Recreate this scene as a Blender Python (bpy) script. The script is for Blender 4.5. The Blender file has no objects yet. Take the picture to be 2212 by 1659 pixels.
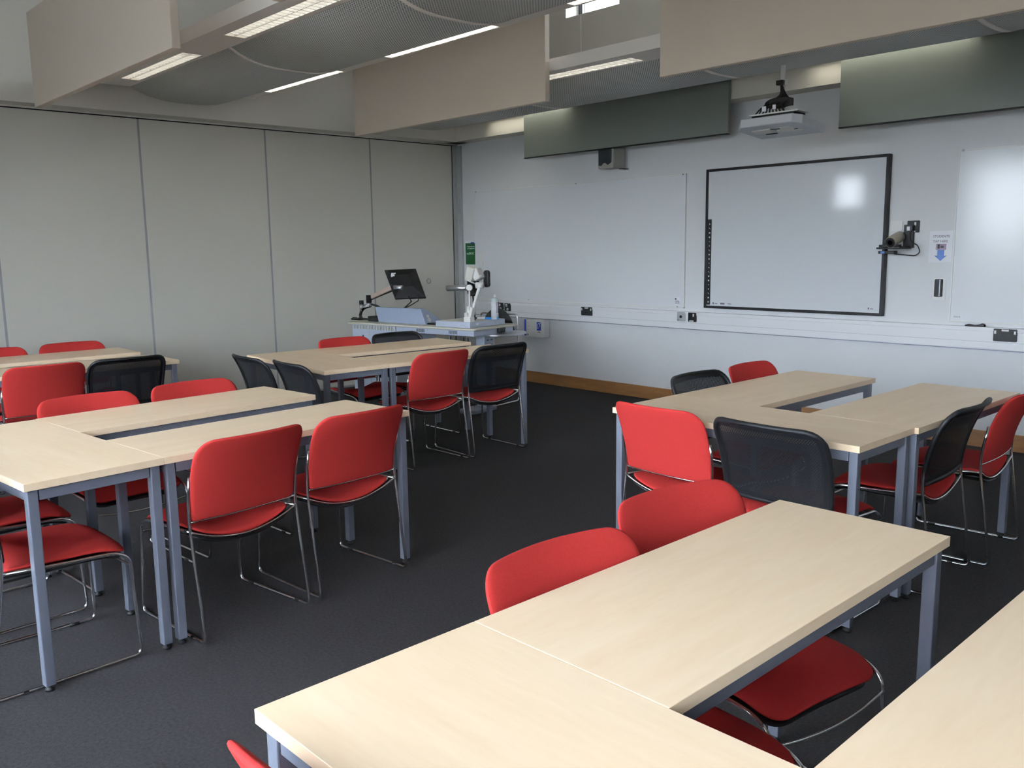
import bpy, bmesh, math, random
from mathutils import Vector, Matrix
random.seed(7)
C = bpy.context.scene.collection
PI = math.pi
sin, cos, rad, sqrt = math.sin, math.cos, math.radians, math.sqrt

# ------------------------------------------------------------------ materials
def srgb(r, g, b):
    f = lambda c: (c/255/12.92) if c/255 <= .04045 else ((c/255+.055)/1.055)**2.4
    return (f(r), f(g), f(b), 1)

def mat(name, col, rough=.5, metal=0, spec=.5, emit=None, estr=0, coat=0, bump=None, var=None, trans=0, ior=1.45):
    m = bpy.data.materials.new(name); m.use_nodes = True
    nt = m.node_tree; N = nt.nodes; L = nt.links
    b = N['Principled BSDF']
    b.inputs['Base Color'].default_value = col
    b.inputs['Roughness'].default_value = rough
    b.inputs['Metallic'].default_value = metal
    b.inputs['Specular IOR Level'].default_value = spec
    b.inputs['Coat Weight'].default_value = coat
    b.inputs['Coat Roughness'].default_value = .12
    b.inputs['Transmission Weight'].default_value = trans
    b.inputs['IOR'].default_value = ior
    if emit:
        b.inputs['Emission Color'].default_value = emit
        b.inputs['Emission Strength'].default_value = estr
    tc = None
    if bump or var:
        tc = N.new('ShaderNodeTexCoord')
    if var:                                   # (scale, amount, (sx,sy,sz))
        mp = N.new('ShaderNodeMapping'); mp.inputs['Scale'].default_value = var[2]
        L.new(tc.outputs['Object'], mp.inputs['Vector'])
        n = N.new('ShaderNodeTexNoise'); n.inputs['Scale'].default_value = var[0]; n.inputs['Detail'].default_value = 5
        L.new(mp.outputs['Vector'], n.inputs['Vector'])
        r = N.new('ShaderNodeValToRGB')
        a = var[1]
        r.color_ramp.elements[0].position = .3; r.color_ramp.elements[1].position = .7
        r.color_ramp.elements[0].color = (col[0]*(1-a), col[1]*(1-a), col[2]*(1-a*1.1), 1)
        r.color_ramp.elements[1].color = (min(1, col[0]*(1+a)), min(1, col[1]*(1+a)), min(1, col[2]*(1+a)), 1)
        L.new(n.outputs['Fac'], r.inputs['Fac']); L.new(r.outputs['Color'], b.inputs['Base Color'])
    if bump:                                  # (scale, strength, distance)
        n = N.new('ShaderNodeTexNoise'); n.inputs['Scale'].default_value = bump[0]; n.inputs['Detail'].default_value = 3
        L.new(tc.outputs['Object'], n.inputs['Vector'])
        bp = N.new('ShaderNodeBump'); bp.inputs['Strength'].default_value = bump[1]; bp.inputs['Distance'].default_value = bump[2]
        L.new(n.outputs['Fac'], bp.inputs['Height']); L.new(bp.outputs['Normal'], b.inputs['Normal'])
    return m

def wood_mat(name, base, dark, rough, along='Y', scale=1.0):
    m = bpy.data.materials.new(name); m.use_nodes = True
    nt = m.node_tree; N = nt.nodes; L = nt.links; b = N['Principled BSDF']
    tc = N.new('ShaderNodeTexCoord'); mp = N.new('ShaderNodeMapping')
    mp.inputs['Scale'].default_value = (9*scale, 1.3*scale, 9*scale) if along == 'Y' else (1.3*scale, 9*scale, 9*scale)
    L.new(tc.outputs['Object'], mp.inputs['Vector'])
    n1 = N.new('ShaderNodeTexNoise'); n1.inputs['Scale'].default_value = 1.6; n1.inputs['Detail'].default_value = 4; n1.inputs['Roughness'].default_value = .55
    n2 = N.new('ShaderNodeTexNoise'); n2.inputs['Scale'].default_value = 9; n2.inputs['Detail'].default_value = 3
    L.new(mp.outputs['Vector'], n1.inputs['Vector']); L.new(mp.outputs['Vector'], n2.inputs['Vector'])
    mx = N.new('ShaderNodeMix'); mx.data_type = 'FLOAT'; mx.inputs[0].default_value = .25
    L.new(n1.outputs['Fac'], mx.inputs[2]); L.new(n2.outputs['Fac'], mx.inputs[3])
    r = N.new('ShaderNodeValToRGB'); r.color_ramp.elements[0].position = .3; r.color_ramp.elements[1].position = .68
    r.color_ramp.elements[0].color = dark; r.color_ramp.elements[1].color = base
    L.new(mx.outputs[0], r.inputs['Fac']); L.new(r.outputs['Color'], b.inputs['Base Color'])
    b.inputs['Roughness'].default_value = rough
    return m

def perforated(name, col, hole, pitch, frac, rough=.5, dark=(.02, .02, .02, 1), see=True, axes=(0, 1)):
    """round holes on a staggered grid: see-through (see) or onto a dark backing"""
    m = bpy.data.materials.new(name); m.use_nodes = True
    nt = m.node_tree; N = nt.nodes; L = nt.links; b = N['Principled BSDF']; out = N['Material Output']
    b.inputs['Base Color'].default_value = col; b.inputs['Roughness'].default_value = rough
    tc = N.new('ShaderNodeTexCoord'); sp = N.new('ShaderNodeSeparateXYZ'); L.new(tc.outputs['Object'], sp.inputs[0])
    def mth(op, a, bb=None):
        n = N.new('ShaderNodeMath'); n.operation = op
        for i, v in enumerate((a, bb)):
            if v is None: continue
            if isinstance(v, (int, float)): n.inputs[i].default_value = v
            else: L.new(v, n.inputs[i])
        return n.outputs[0]
    k = 2*PI/pitch
    a = mth('COSINE', mth('MULTIPLY', mth('ADD', sp.outputs[axes[0]], sp.outputs[axes[1]]), k*.7071))
    c = mth('COSINE', mth('MULTIPLY', mth('SUBTRACT', sp.outputs[axes[0]], sp.outputs[axes[1]]), k*.7071))
    s = mth('GREATER_THAN', mth('ADD', a, c), frac)
    if see:
        t = N.new('ShaderNodeBsdfTransparent'); mx = N.new('ShaderNodeMixShader')
        L.new(s, mx.inputs[0]); L.new(b.outputs[0], mx.inputs[1]); L.new(t.outputs[0], mx.inputs[2]); L.new(mx.outputs[0], out.inputs[0])
    else:
        mx = N.new('ShaderNodeMix'); mx.data_type = 'RGBA'
        mx.inputs[6].default_value = col; mx.inputs[7].default_value = dark
        L.new(s, mx.inputs[0]); L.new(mx.outputs[2], b.inputs['Base Color'])
    return m

M = {}
M['wall'] = mat('wall_paint', srgb(216, 217, 219), .85, spec=.3, bump=(60, .05, .002))
M['upper'] = mat('upper_wall_paint', srgb(214, 210, 200), .9, spec=.2)
M['ceiling'] = mat('ceiling_paint', srgb(208, 203, 194), .9, spec=.2)
M['partition'] = mat('partition_laminate', srgb(204, 201, 191), .55, spec=.35, bump=(30, .03, .002))
M['seal'] = mat('partition_seal', srgb(150, 150, 152), .7)
M['black_gap'] = mat('black_track_gap', srgb(14, 14, 13), .8)
M['alu'] = mat('jamb_aluminium', srgb(176, 178, 178), .5, metal=.3)
M['carpet'] = mat('charcoal_carpet', srgb(53, 51, 52), .95, spec=.1, bump=(420, .55, .004), var=(90, .25, (1, 1, 1)))
M['skirt'] = wood_mat('oak_skirting', srgb(150, 106, 62), srgb(118, 80, 44), .45, 'X', .8)
M['maple'] = wood_mat('maple_laminate', srgb(241, 217, 185), srgb(231, 203, 168), .36, 'Y')
M['maple_x'] = wood_mat('maple_laminate_cross', srgb(241, 217, 185), srgb(231, 203, 168), .36, 'X')
M['leg'] = mat('silver_grey_steel_paint', srgb(108, 112, 124), .38, metal=.3)
M['rubber'] = mat('black_rubber', srgb(22, 22, 23), .7)
M['chrome'] = mat('chrome_wire', (.80, .80, .80, 1), .17, metal=1)
M['red'] = mat('red_wool_fabric', srgb(160, 44, 42), .92, spec=.15, bump=(900, .25, .0015), var=(260, .07, (1, 1, 1)))
M['shell'] = mat('black_seat_shell', srgb(24, 24, 26), .5)
M['blackpl'] = mat('black_plastic', srgb(18, 19, 22), .5, spec=.35)
M['mesh'] = perforated('black_perforated_mesh', srgb(15, 16, 20), 0, .0075, 1.6, .5, axes=(0, 2))
M['clear'] = mat('clear_glide', srgb(210, 212, 215), .15, trans=.6)
M['board'] = mat('whiteboard_enamel', srgb(222, 225, 229), .13, spec=.6)
M['smart'] = mat('projection_board_surface', srgb(206, 209, 213), .075, spec=.5)
M['trunk'] = mat('white_trunking', srgb(226, 227, 230), .4)
M['white'] = mat('white_plastic', srgb(226, 226, 224), .4)
M['cream'] = mat('cream_plastic', srgb(206, 204, 196), .45)
M['baffle'] = mat('beige_acoustic_baffle', srgb(212, 199, 184), .85, spec=.2, bump=(300, .1, .001))
M['green_baffle'] = mat('grey_green_coated_panel', srgb(122, 128, 122), .5, spec=.4)
M['raft'] = mat('raft_white_metal', srgb(234, 228, 220), .5)
M['perf'] = perforated('raft_perforated_steel', srgb(205, 207, 203), 0, .015, .7, .5, dark=srgb(70, 73, 70), see=False, axes=(0, 1))
M['louvre'] = mat('louvre_white', srgb(236, 236, 234), .35)
M['tube'] = mat('fluorescent_tube', (1, 1, 1, 1), .5, emit=(1, .93, .80, 1), estr=3.4)
M['tube_bright'] = mat('fluorescent_tube_boosted', (1, 1, 1, 1), .5, emit=(1, .95, .82, 1), estr=11)  # rear raft tubes, boosted above the front ones to brighten the grey-green panels
M['tube_off'] = mat('fluorescent_tube_off', srgb(230, 230, 230), .3)
M['window_frame'] = mat('window_frame_grey', srgb(70, 72, 78), .5)
M['glass'] = mat('window_glass', (1, 1, 1, 1), .0, trans=1, ior=1.01)
M['dark'] = mat('dark_grille', srgb(52, 57, 60), .8)
M['desk_top'] = mat('desk_grey_laminate', srgb(190, 186, 172), .4, var=(200, .04, (1, 1, 1)))
M['desk_metal'] = mat('desk_blue_grey_steel', srgb(176, 184, 200), .42, metal=.15)
M['console'] = mat('console_blue_grey', srgb(140, 150, 170), .45, metal=.1)
M['speaker'] = mat('speaker_grey_beige', srgb(158, 156, 147), .6)
M['proj'] = mat('projector_grey_white', srgb(184, 187, 192), .45)
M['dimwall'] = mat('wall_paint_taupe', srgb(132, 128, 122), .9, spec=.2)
M['trunk_shadow'] = mat('trunking_shadow_line', srgb(120, 126, 142), .5)  # painted shade below the trunking
M['cable'] = mat('black_cable', srgb(15, 15, 16), .5)
M['tan'] = mat('taupe_arm_paint', srgb(160, 142, 130), .4, metal=.2)
M['silver'] = mat('brushed_silver', srgb(190, 192, 196), .28, metal=.9)
M['greenp'] = mat('poster_green', srgb(22, 78, 38), .4)
M['bluep'] = mat('print_blue', srgb(68, 102, 165), .5)
M['deepblue'] = mat('label_blue', srgb(28, 58, 160), .5)
M['brightblue'] = mat('bright_blue_plastic', srgb(40, 130, 215), .4)
M['ink'] = mat('print_ink', srgb(95, 85, 105), .6)
M['inkdark'] = mat('print_ink_dark', srgb(45, 46, 52), .6)
M['paper'] = mat('paper_white', srgb(228, 229, 234), .6)
M['greyplate'] = mat('grey_metal_plate', srgb(170, 172, 174), .4, metal=.3)
M['lens'] = mat('lens_glass', srgb(8, 8, 10), .06)
M['photo'] = mat('print_mauve', srgb(150, 130, 150), .6)
M['taupe_cam'] = mat('camera_champagne', srgb(150, 142, 126), .35, metal=.4)
M['pale_label'] = mat('pale_label', srgb(200, 212, 214), .4)
M['outside'] = mat('outside_ground', srgb(90, 100, 84), .9)

# ------------------------------------------------------------------ mesh helpers
class MB:
    def __init__(s): s.v = []; s.f = []; s.smooth = []
    def add(s, vs, fs, smooth=False):
        o = len(s.v); s.v += [tuple(v) for v in vs]
        for f in fs: s.f.append(tuple(i+o for i in f)); s.smooth.append(smooth)
        return s
    def box(s, c, d, rz=0, tf=None):
        x, y, z = d[0]/2, d[1]/2, d[2]/2
        vs = [(-x, -y, -z), (x, -y, -z), (x, y, -z), (-x, y, -z), (-x, -y, z), (x, -y, z), (x, y, z), (-x, y, z)]
        R = tf if tf else Matrix.Rotation(rz, 3, 'Z')
        vs = [Vector(c)+R @ Vector(v) for v in vs]
        return s.add(vs, [(0, 3, 2, 1), (4, 5, 6, 7), (0, 1, 5, 4), (1, 2, 6, 5), (2, 3, 7, 6), (3, 0, 4, 7)])
    def span(s, a, b):
        return s.box([(a[i]+b[i])/2 for i in range(3)], [abs(b[i]-a[i]) for i in range(3)])
    def prism(s, poly, axis, a, b, smooth=False):
        """poly: list of 2D points; extruded along axis from a to b"""
        n = len(poly)
        def P(p, t):
            return {'x': (t, p[0], p[1]), 'y': (p[0], t, p[1]), 'z': (p[0], p[1], t)}[axis]
        vs = [P(p, a) for p in poly]+[P(p, b) for p in poly]
        s.add(vs, [tuple(range(n))[::-1], tuple(range(n, 2*n))])
        o = len(s.v)-2*n
        for i in range(n):
            s.f.append((o+i, o+(i+1) % n, o+n+(i+1) % n, o+n+i)); s.smooth.append(smooth)
        return s
    def tube(s, pts, r, n=8, closed=False, caps=True):
        pts = [Vector(p) for p in pts]; m = len(pts)
        tang = []
        for i in range(m):
            a = pts[i-1] if (i > 0 or closed) else pts[i]
            b = pts[(i+1) % m] if (i < m-1 or closed) else pts[i]
            tang.append((b-a).normalized())
        up = Vector((0, 0, 1)) if abs(tang[0].z) < .9 else Vector((1, 0, 0))
        nn = tang[0].cross(up).normalized(); rings = []
        for i in range(m):
            t = tang[i]; nn = (nn-t*nn.dot(t)).normalized(); bb = t.cross(nn)
            rr = r[i] if isinstance(r, (list, tuple)) else r
            rings.append([pts[i]+(nn*cos(2*PI*k/n)+bb*sin(2*PI*k/n))*rr for k in range(n)])
        vs = [v for rg in rings for v in rg]; fs = []
        for i in range(m if closed else m-1):
            j = (i+1) % m
            for k in range(n): fs.append((i*n+k, i*n+(k+1) % n, j*n+(k+1) % n, j*n+k))
        o = len(s.v)
        s.add(vs, fs, True)
        if caps and not closed:
            s.f.append(tuple(o+k for k in range(n))[::-1]); s.smooth.append(False)
            s.f.append(tuple(o+(m-1)*n+k for k in range(n))); s.smooth.append(False)
        return s
    def cyl(s, a, b, r, n=20, r2=None):
        return s.tube([a, b], [r, r if r2 is None else r2], n)
    def lathe(s, prof, c, n=24, axis=None):
        """prof: (r, h) list; axis direction (default z)"""
        ax = Vector(axis or (0, 0, 1)).normalized()
        q = Vector((0, 0, 1)).rotation_difference(ax)
        vs = []
        for r, h in prof:
            for k in range(n): vs.append(Vector(c)+q @ Vector((r*cos(2*PI*k/n), r*sin(2*PI*k/n), h)))
        fs = []
        for i in range(len(prof)-1):
            for k in range(n): fs.append((i*n+k, i*n+(k+1) % n, (i+1)*n+(k+1) % n, (i+1)*n+k))
        o = len(s.v); s.add(vs, fs, True)
        s.f.append(tuple(o+k for k in range(n))[::-1]); s.smooth.append(False)
        s.f.append(tuple(o+(len(prof)-1)*n+k for k in range(n))); s.smooth.append(False)
        return s
    def build(s, name, material, parent=None, bevel=0, seg=2, loc=None, rot=None, fix=True):
        me = bpy.data.meshes.new(name); me.from_pydata(s.v, [], s.f); me.materials.append(material)
        me.polygons.foreach_set('use_smooth', s.smooth); me.update()
        if fix:
            bm = bmesh.new(); bm.from_mesh(me); bmesh.ops.recalc_face_normals(bm, faces=bm.faces[:]); bm.to_mesh(me); bm.free()
        o = bpy.data.objects.new(name, me); C.objects.link(o)
        if parent: o.parent = parent
        if loc: o.location = loc
        if rot: o.rotation_euler = rot
        if bevel:
            b = o.modifiers.new('bevel', 'BEVEL'); b.width = bevel; b.segments = seg; b.limit_method = 'ANGLE'; b.angle_limit = rad(40)
        return o

def tag(o, label=None, cat=None, group=None, kind=None):
    for k, v in (('label', label), ('category', cat), ('group', group), ('kind', kind)):
        if v: o[k] = v
    return o
def empty(name, loc=(0, 0, 0), rz=0, label=None, cat=None, group=None, kind=None):
    o = bpy.data.objects.new(name, None); C.objects.link(o); o.empty_display_size = .1
    o.location = loc; o.rotation_euler = (0, 0, rz)
    return tag(o, label, cat, group, kind)
def copy_tree(o, parent=None):
    c = o.copy(); C.objects.link(c)
    if parent: c.parent = parent
    for ch in list(o.children): copy_tree(ch, c)
    return c
def rounded(w, h, r, n=5, c=(0, 0)):
    pts = []
    for qx, qy, a0 in ((1, 1, 0), (-1, 1, 90), (-1, -1, 180), (1, -1, 270)):
        for i in range(n+1):
            a = rad(a0+90*i/n)
            pts.append((c[0]+qx*(w/2-r)+r*cos(a), c[1]+qy*(h/2-r)+r*sin(a)))
    return pts
def bend(pts, r, n=5):
    """round the corners of a polyline"""
    pts = [Vector(p) for p in pts]; out = [pts[0]]
    for i in range(1, len(pts)-1):
        a, b, c = pts[i-1], pts[i], pts[i+1]
        rr = min(r, (a-b).length*.45, (c-b).length*.45)
        p, q = b+(a-b).normalized()*rr, b+(c-b).normalized()*rr
        for k in range(n+1):
            t = k/n; out.append(p*(1-t)**2+b*2*t*(1-t)+q*t*t)
    out.append(pts[-1]); return out
def text_mesh(txt, size, material, parent, loc, rot=(PI/2, 0, 0), name='lettering', align='CENTER', depth=.0006):
    cu = bpy.data.curves.new(name, 'FONT'); cu.body = txt; cu.size = size; cu.extrude = depth; cu.align_x = align; cu.resolution_u = 3
    tmp = bpy.data.objects.new(name, cu); C.objects.link(tmp)
    dg = bpy.context.evaluated_depsgraph_get(); me = bpy.data.meshes.new_from_object(tmp.evaluated_get(dg))
    bpy.data.objects.remove(tmp); bpy.data.curves.remove(cu)
    me.materials.clear(); me.materials.append(material)
    o = bpy.data.objects.new(name, me); C.objects.link(o); o.parent = parent; o.location = loc; o.rotation_euler = rot
    return o

# ------------------------------------------------------------------ camera
cx, cy, cz = 8.1114, -6.6922, 1.4627
yaw, pit, rol, fpx = .8245, -.1532, -.0137, 1898.9
F = Vector((-sin(yaw)*cos(pit), cos(yaw)*cos(pit), sin(pit))); R = Vector((cos(yaw), sin(yaw), 0)); U = R.cross(F)
R2 = R*cos(rol)+U*sin(rol); U2 = -R*sin(rol)+U*cos(rol)
cam = bpy.data.cameras.new('camera'); co = bpy.data.objects.new('camera', cam); C.objects.link(co)
m = Matrix((R2, U2, -F)).transposed().to_4x4(); m.translation = Vector((cx, cy, cz)); co.matrix_world = m
cam.sensor_fit = 'HORIZONTAL'; cam.sensor_width = 36; cam.lens = fpx/2212*36; cam.clip_start = .05
bpy.context.scene.camera = co

# ------------------------------------------------------------------ room shell
XR, YB, ZC = 10.4, -8.2, 4.55          # right wall, back wall, ceiling
OV = .2                                # overhang of the upper walls
ZO = 2.658
def struct(mb, name, m, **k):
    return tag(mb.build(name, m, **k), kind='structure')
struct(MB().span((-.3, YB-.3, -.1), (XR+.3, .3, 0)), 'floor', M['carpet'])
struct(MB().span((-.3, YB-.3, ZC), (XR+.3, .3, ZC+.15)), 'ceiling', M['ceiling'])
# front wall: lower part, overhanging upper part with clerestory windows
struct(MB().span((-.3, 0, 0), (XR+.3, .3, ZO)), 'wall_front', M['wall'])
mb = MB()
Z0, Z1 = 3.655, 4.35
wins = [(1.93, 2.60), (2.79, 3.5), (3.75, 4.9), (5.2, 6.4), (6.7, 7.9), (8.2, 9.4)]
mb.span((-.3, -OV, ZO), (XR+.3, .3, Z0)).span((-.3, -OV, Z1), (XR+.3, .3, ZC))
xs = [-.3]+[v for w in wins for v in w]+[XR+.3]
for i in range(0, len(xs), 2): mb.span((xs[i], -OV, Z0), (xs[i+1], .3, Z1))
fw = struct(mb, 'wall_front', M['upper'])
for i, (a, b) in enumerate(wins):
    w = empty('window_%d' % (i+1), ((a+b)/2, 0, Z0), kind='structure')
    hw = (b-a)/2
    f = MB()
    for x0 in (-hw, hw-.05): f.span((x0, -.02, 0), (x0+.05, .06, Z1-Z0))
    f.span((-hw, -.02, 0), (hw, .06, .02)); f.span((-hw, -.02, Z1-Z0-.06), (hw, .06, Z1-Z0))
    f.build('window_frame', M['window_frame'], w)
    MB().span((-hw+.05, .015, .02), (hw-.05, .021, Z1-Z0-.06)).build('window_pane', M['glass'], w)
# side frame strip of the first clerestory window
# left wall: folding partition panels under an overhanging upper wall
PZ = 2.640
struct(MB().span((-.3, YB-.3, ZO), (OV, .0, ZC)), 'wall_left', M['upper'])
seams = [-.092, -1.215, -2.431, -3.645, -4.842, -6.04, -7.24, YB]
for i in range(len(seams)-1):
    mb = MB().span((-.1, seams[i+1]+.009, .02), (0, seams[i]-.009, PZ-.005))
    struct(mb, 'wall_left', M['partition'], bevel=.002)
mb = MB().span((-.1, YB, .0), (-.0008, -.09, PZ-.006))
struct(mb, 'trim_1', M['seal'])
struct(MB().span((-.3, YB, PZ-.005), (-.004, .0, PZ+.005)).span((-.3, YB, -.0), (-.1, 0, PZ)), 'trim_2', M['black_gap'])
struct(MB().span((-.3, YB, PZ+.005), (.002, .0, ZO)), 'trim_7', M['upper'])
# aluminium jamb at the corner, with the dark closing gap
struct(MB().span((-.1, -.086, 0), (.0, 0, PZ)).span((0, -.03, 0), (.075, 0, PZ)), 'trim_3', M['alu'], bevel=.003)
struct(MB().span((-.06, -.0925, 0), (.001, -.084, PZ)), 'trim_4', M['black_gap'])
# lifting ring on the end panel
r_ = MB().tube([(0, .028*cos(2*PI*k/20), .028*sin(2*PI*k/20)) for k in range(20)], .0025, 6, closed=True)
ring = r_.build('ring_handle', M['greyplate'], loc=(.004, -.475, 1.103))
tag(ring, 'small flush ring handle on the last grey partition panel', 'handle')
# right wall
struct(MB().span((XR, YB-.3, 0), (XR+.3, .3, ZC)), 'wall_right', M['dimwall'])
# back wall with tall windows
bw = [(.36, .98, 2.04, 2.66), (2.65, 4.35, .9, 2.7), (4.7, 6.4, .9, 2.7), (6.75, 8.45, .9, 2.7), (8.75, 10.1, .9, 2.7)]
mb = MB(); x = -.3
for a, b, z0, z1 in bw:
    mb.span((x, YB-.3, 0), (a, YB, ZC)); mb.span((a, YB-.3, 0), (b, YB, z0)); mb.span((a, YB-.3, z1), (b, YB, ZC)); x = b
mb.span((x, YB-.3, 0), (XR+.3, YB, ZC)); struct(mb, 'wall_back', M['wall'])
for i, (a, b, z0, z1) in enumerate(bw):
    w = empty('window_%d' % (i+7), ((a+b)/2, YB-.1, z0), kind='structure'); hw = (b-a)/2; h = z1-z0
    f = MB()
    for x0 in (-hw, hw-.05): f.span((x0, -.03, 0), (x0+.05, .03, h))
    if hw > .5: f.span((-.025, -.03, .05), (.025, .03, h-.05))
    f.span((-hw, -.03, 0), (hw, .03, .05)); f.span((-hw, -.03, h-.05), (hw, .03, h))
    f.build('window_frame', M['window_frame'], w)
    MB().span((-hw+.05, -.004, .05), (hw-.05, .004, h-.05)).build('window_pane', M['glass'], w)
# skirting
def skirt(name, a, b): struct(MB().span(a, b), name, M['skirt'], bevel=.004)
skirt('baseboard_front', (.08, -.018, 0), (XR, 0, .121))
skirt('baseboard_right', (XR-.018, YB, 0), (XR, -.018, .121))
skirt('baseboard_back', (0, YB, 0), (XR-.018, YB+.018, .121))
# white cable trunking along the front wall
tr = MB().span((.33, -.05, .718), (XR, 0, .857)).span((.33, -.056, .838), (XR, 0, .868)).span((.33, -.0515, .712), (XR, 0, .722))
struct(tr, 'trim_5', M['trunk'], bevel=.003)
struct(MB().span((.33, -.0512, .765), (XR, -.0495, .7665)), 'trim_6', M['seal'])
struct(MB().span((.33, -.0505, .706), (XR, -.001, .712)), 'trim_shadow_line', M['trunk_shadow'])  # dark strip added in place of the shadow line under the trunking

# ------------------------------------------------------------------ tables
TL, TW, TH = 1.1827, .475, .73
def table(name_loc, th, cross, label, group=None):
    root = empty('classroom_table', (name_loc[0], name_loc[1], 0), th, label, 'table', group)
    lx, ly = (TL, TW) if cross else (TW, TL)
    hx, hy = lx/2-.0006, ly/2-.0006
    MB().span((-hx, -hy, TH-.026), (hx, hy, TH)).build('tabletop', M['maple_x' if cross else 'maple'], root, bevel=.0008, seg=1)
    a = MB(); i = .016; t = .022; z0, z1 = TH-.066, TH-.0265
    a.span((-hx+.05, -hy+i, z0), (hx-.05, -hy+i+t, z1)).span((-hx+.05, hy-i-t, z0), (hx-.05, hy-i, z1))
    a.span((-hx+i, -hy+.05, z0), (-hx+i+t, hy-.05, z1)).span((hx-i-t, -hy+.05, z0), (hx-i, hy-.05, z1))
    a.build('apron', M['leg'], root, bevel=.002)
    for sx in (-1, 1):
        for sy in (-1, 1):
            X, Y = sx*(hx-.012-.017), sy*(hy-.012-.017)
            l = MB().span((X-.017, Y-.017, .02), (X+.017, Y+.017, TH-.0265)).build('leg', M['leg'], root, bevel=.003)
            MB().lathe([(.016, 0), (.016, .008), (.008, .010), (.008, .022)], (X, Y, 0), 12).build('foot', M['rubber'], l)
    return root
def gpos(g, lx, ly):
    c, s = cos(g[2]), sin(g[2]); return (g[0]+lx*c-ly*s, g[1]+lx*s+ly*c)
G2 = (5.0149, -5.9824, .0936); G3 = (6.8454, -6.1024, .0152); G4 = (5.4886, -3.6374, .0009); G5 = (3.3867, -3.8986, -.0614); G6 = (2.1056, -4.2748, .0008)
def U_left(g, gap, tags, cross=True):       # cross at the near end, origin at its near right corner
    h = TL/2
    if cross: table(gpos(g, -h, TW/2), g[2], True, tags[0], 'tables of the clusters')
    table(gpos(g, -TW/2, TW+h), g[2], False, tags[1], 'tables of the clusters')
    table(gpos(g, -TW*1.5-gap, TW+h), g[2], False, tags[2], 'tables of the clusters')
U_left(G2, .2475, ['maple table lying crosswise at the near end of the left foreground cluster', 'maple arm table of the left foreground cluster with two red chairs backing onto the aisle', 'far maple arm table of the left foreground cluster, nearer the grey partition'])
U_left(G5, .2333, ['maple table crosswise behind two dark chairs, in the cluster before the teaching desk', 'maple arm table with one red and one black chair on its aisle side', 'far maple arm table of the cluster before the teaching desk, by the desk front'])
g6 = G6
table(gpos(g6, -TW/2, -TL/2), g6[2], False, 'maple table in the far left cluster behind the see-through mesh chair', 'tables of the clusters')
table(gpos(g6, -TW*1.5-.2416, -TL/2), g6[2], False, 'maple table nearest the grey partition at the far left', 'tables of the clusters')
def U_right(g, gap, tags):
    h = TL/2
    table(gpos(g, h, TW/2), g[2], True, tags[0], 'tables of the clusters')
    table(gpos(g, TW/2, TW+h), g[2], False, tags[1], 'tables of the clusters')
    table(gpos(g, TW*1.5+gap, TW+h), g[2], False, tags[2], 'tables of the clusters')
U_right(G3, .241, ['pale maple table crosswise at the bottom centre, nearest to the viewer', 'big maple arm table in the right foreground with two red chair backs along its left', 'maple arm table cut off by the bottom right corner of the photo'])
U_right(G4, .2483, ['maple table crosswise in the right rear cluster, behind a red and a black chair', 'maple arm table pointing to the front wall below the large projection board', 'maple arm table at the right edge beside the card reader wall'])

# ------------------------------------------------------------------ chairs
SEAT_Z = .432
def seat_z(x, v):                     # v 0 rear .. 1 front
    a = (x/.215)
    dip = .058*(1-a*a)*(1-v)**1.1
    front = -.034*max(0, (v-.72)/.28)**2 - .012*a*a*v
    return SEAT_Z+.004-dip+front-.004*v
SY0, SY1 = -.185, .235
def seat_half(v):
    y = SY0+(SY1-SY0)*v; w = .212+.004*sin(PI*v); r = .055
    d = SY1-y
    if d < r: w = w-r+sqrt(max(0, r*r-(r-d)**2))
    d = y-SY0; r = .03
    if d < r: w = w-r+sqrt(max(0, r*r-(r-d)**2))
    return w
def slab(surf, rows, nu, th0, th1, name, material, parent, puff=0.0):
    """closed pad: surf(u in -1..1, v) -> point and half thickness normal; rows = list of v"""
    top, bot = [], []
    for v in rows:
        for i in range(nu+1):
            u = -1+2*i/nu; p, n = surf(u, v)
            e = max(0, 1-abs(u)**6)*max(0, 1-abs(2*v-1)**8)
            top.append(p+n*(th1*(.35+.65*e)+puff*e)); bot.append(p-n*th0*(.5+.5*e))
    W = nu+1; n = len(top); fs = []
    for r in range(len(rows)-1):
        for i in range(nu):
            a, b, c, d = r*W+i, r*W+i+1, (r+1)*W+i+1, (r+1)*W+i
            fs.append((a, b, c, d)); fs.append((n+a, n+d, n+c, n+b))
        fs.append((r*W, (r+1)*W, n+(r+1)*W, n+r*W)); fs.append((r*W+nu, n+r*W+nu, n+(r+1)*W+nu, (r+1)*W+nu))
    for i in range(nu):
        fs.append((i, n+i, n+i+1, i+1)); q = (len(rows)-1)*W
        fs.append((q+i, q+i+1, n+q+i+1, n+q+i))
    mb = MB().add(top+bot, fs, True)
    o = mb.build(name, material, parent)
    s = o.modifiers.new('sub', 'SUBSURF'); s.levels = 1; s.render_levels = 1
    return o
def seat_pt(u, v):
    w = seat_half(v); x = u*w
    return Vector((x, SY0+(SY1-SY0)*v, seat_z(x, v)))
def seat_surf(u, v):
    e = .01
    a = seat_pt(min(1, u+e), v)-seat_pt(max(-1, u-e), v); b = seat_pt(u, min(1, v+e))-seat_pt(u, max(0, v-e))
    a = Vector((1, 0, 0)) if a.length < 1e-6 else a; n = a.cross(b)
    n = Vector((0, 0, 1)) if n.length < 1e-9 else n.normalized()
    return seat_pt(u, v), n
BZ0, BZ1 = .470, .788
def back_y(x, z):
    t = (z-BZ0)/(BZ1-BZ0); return -.180-.014*t-.086*t**2.0-(.018+.028*t)*(1-(x/.24)**2)
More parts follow.
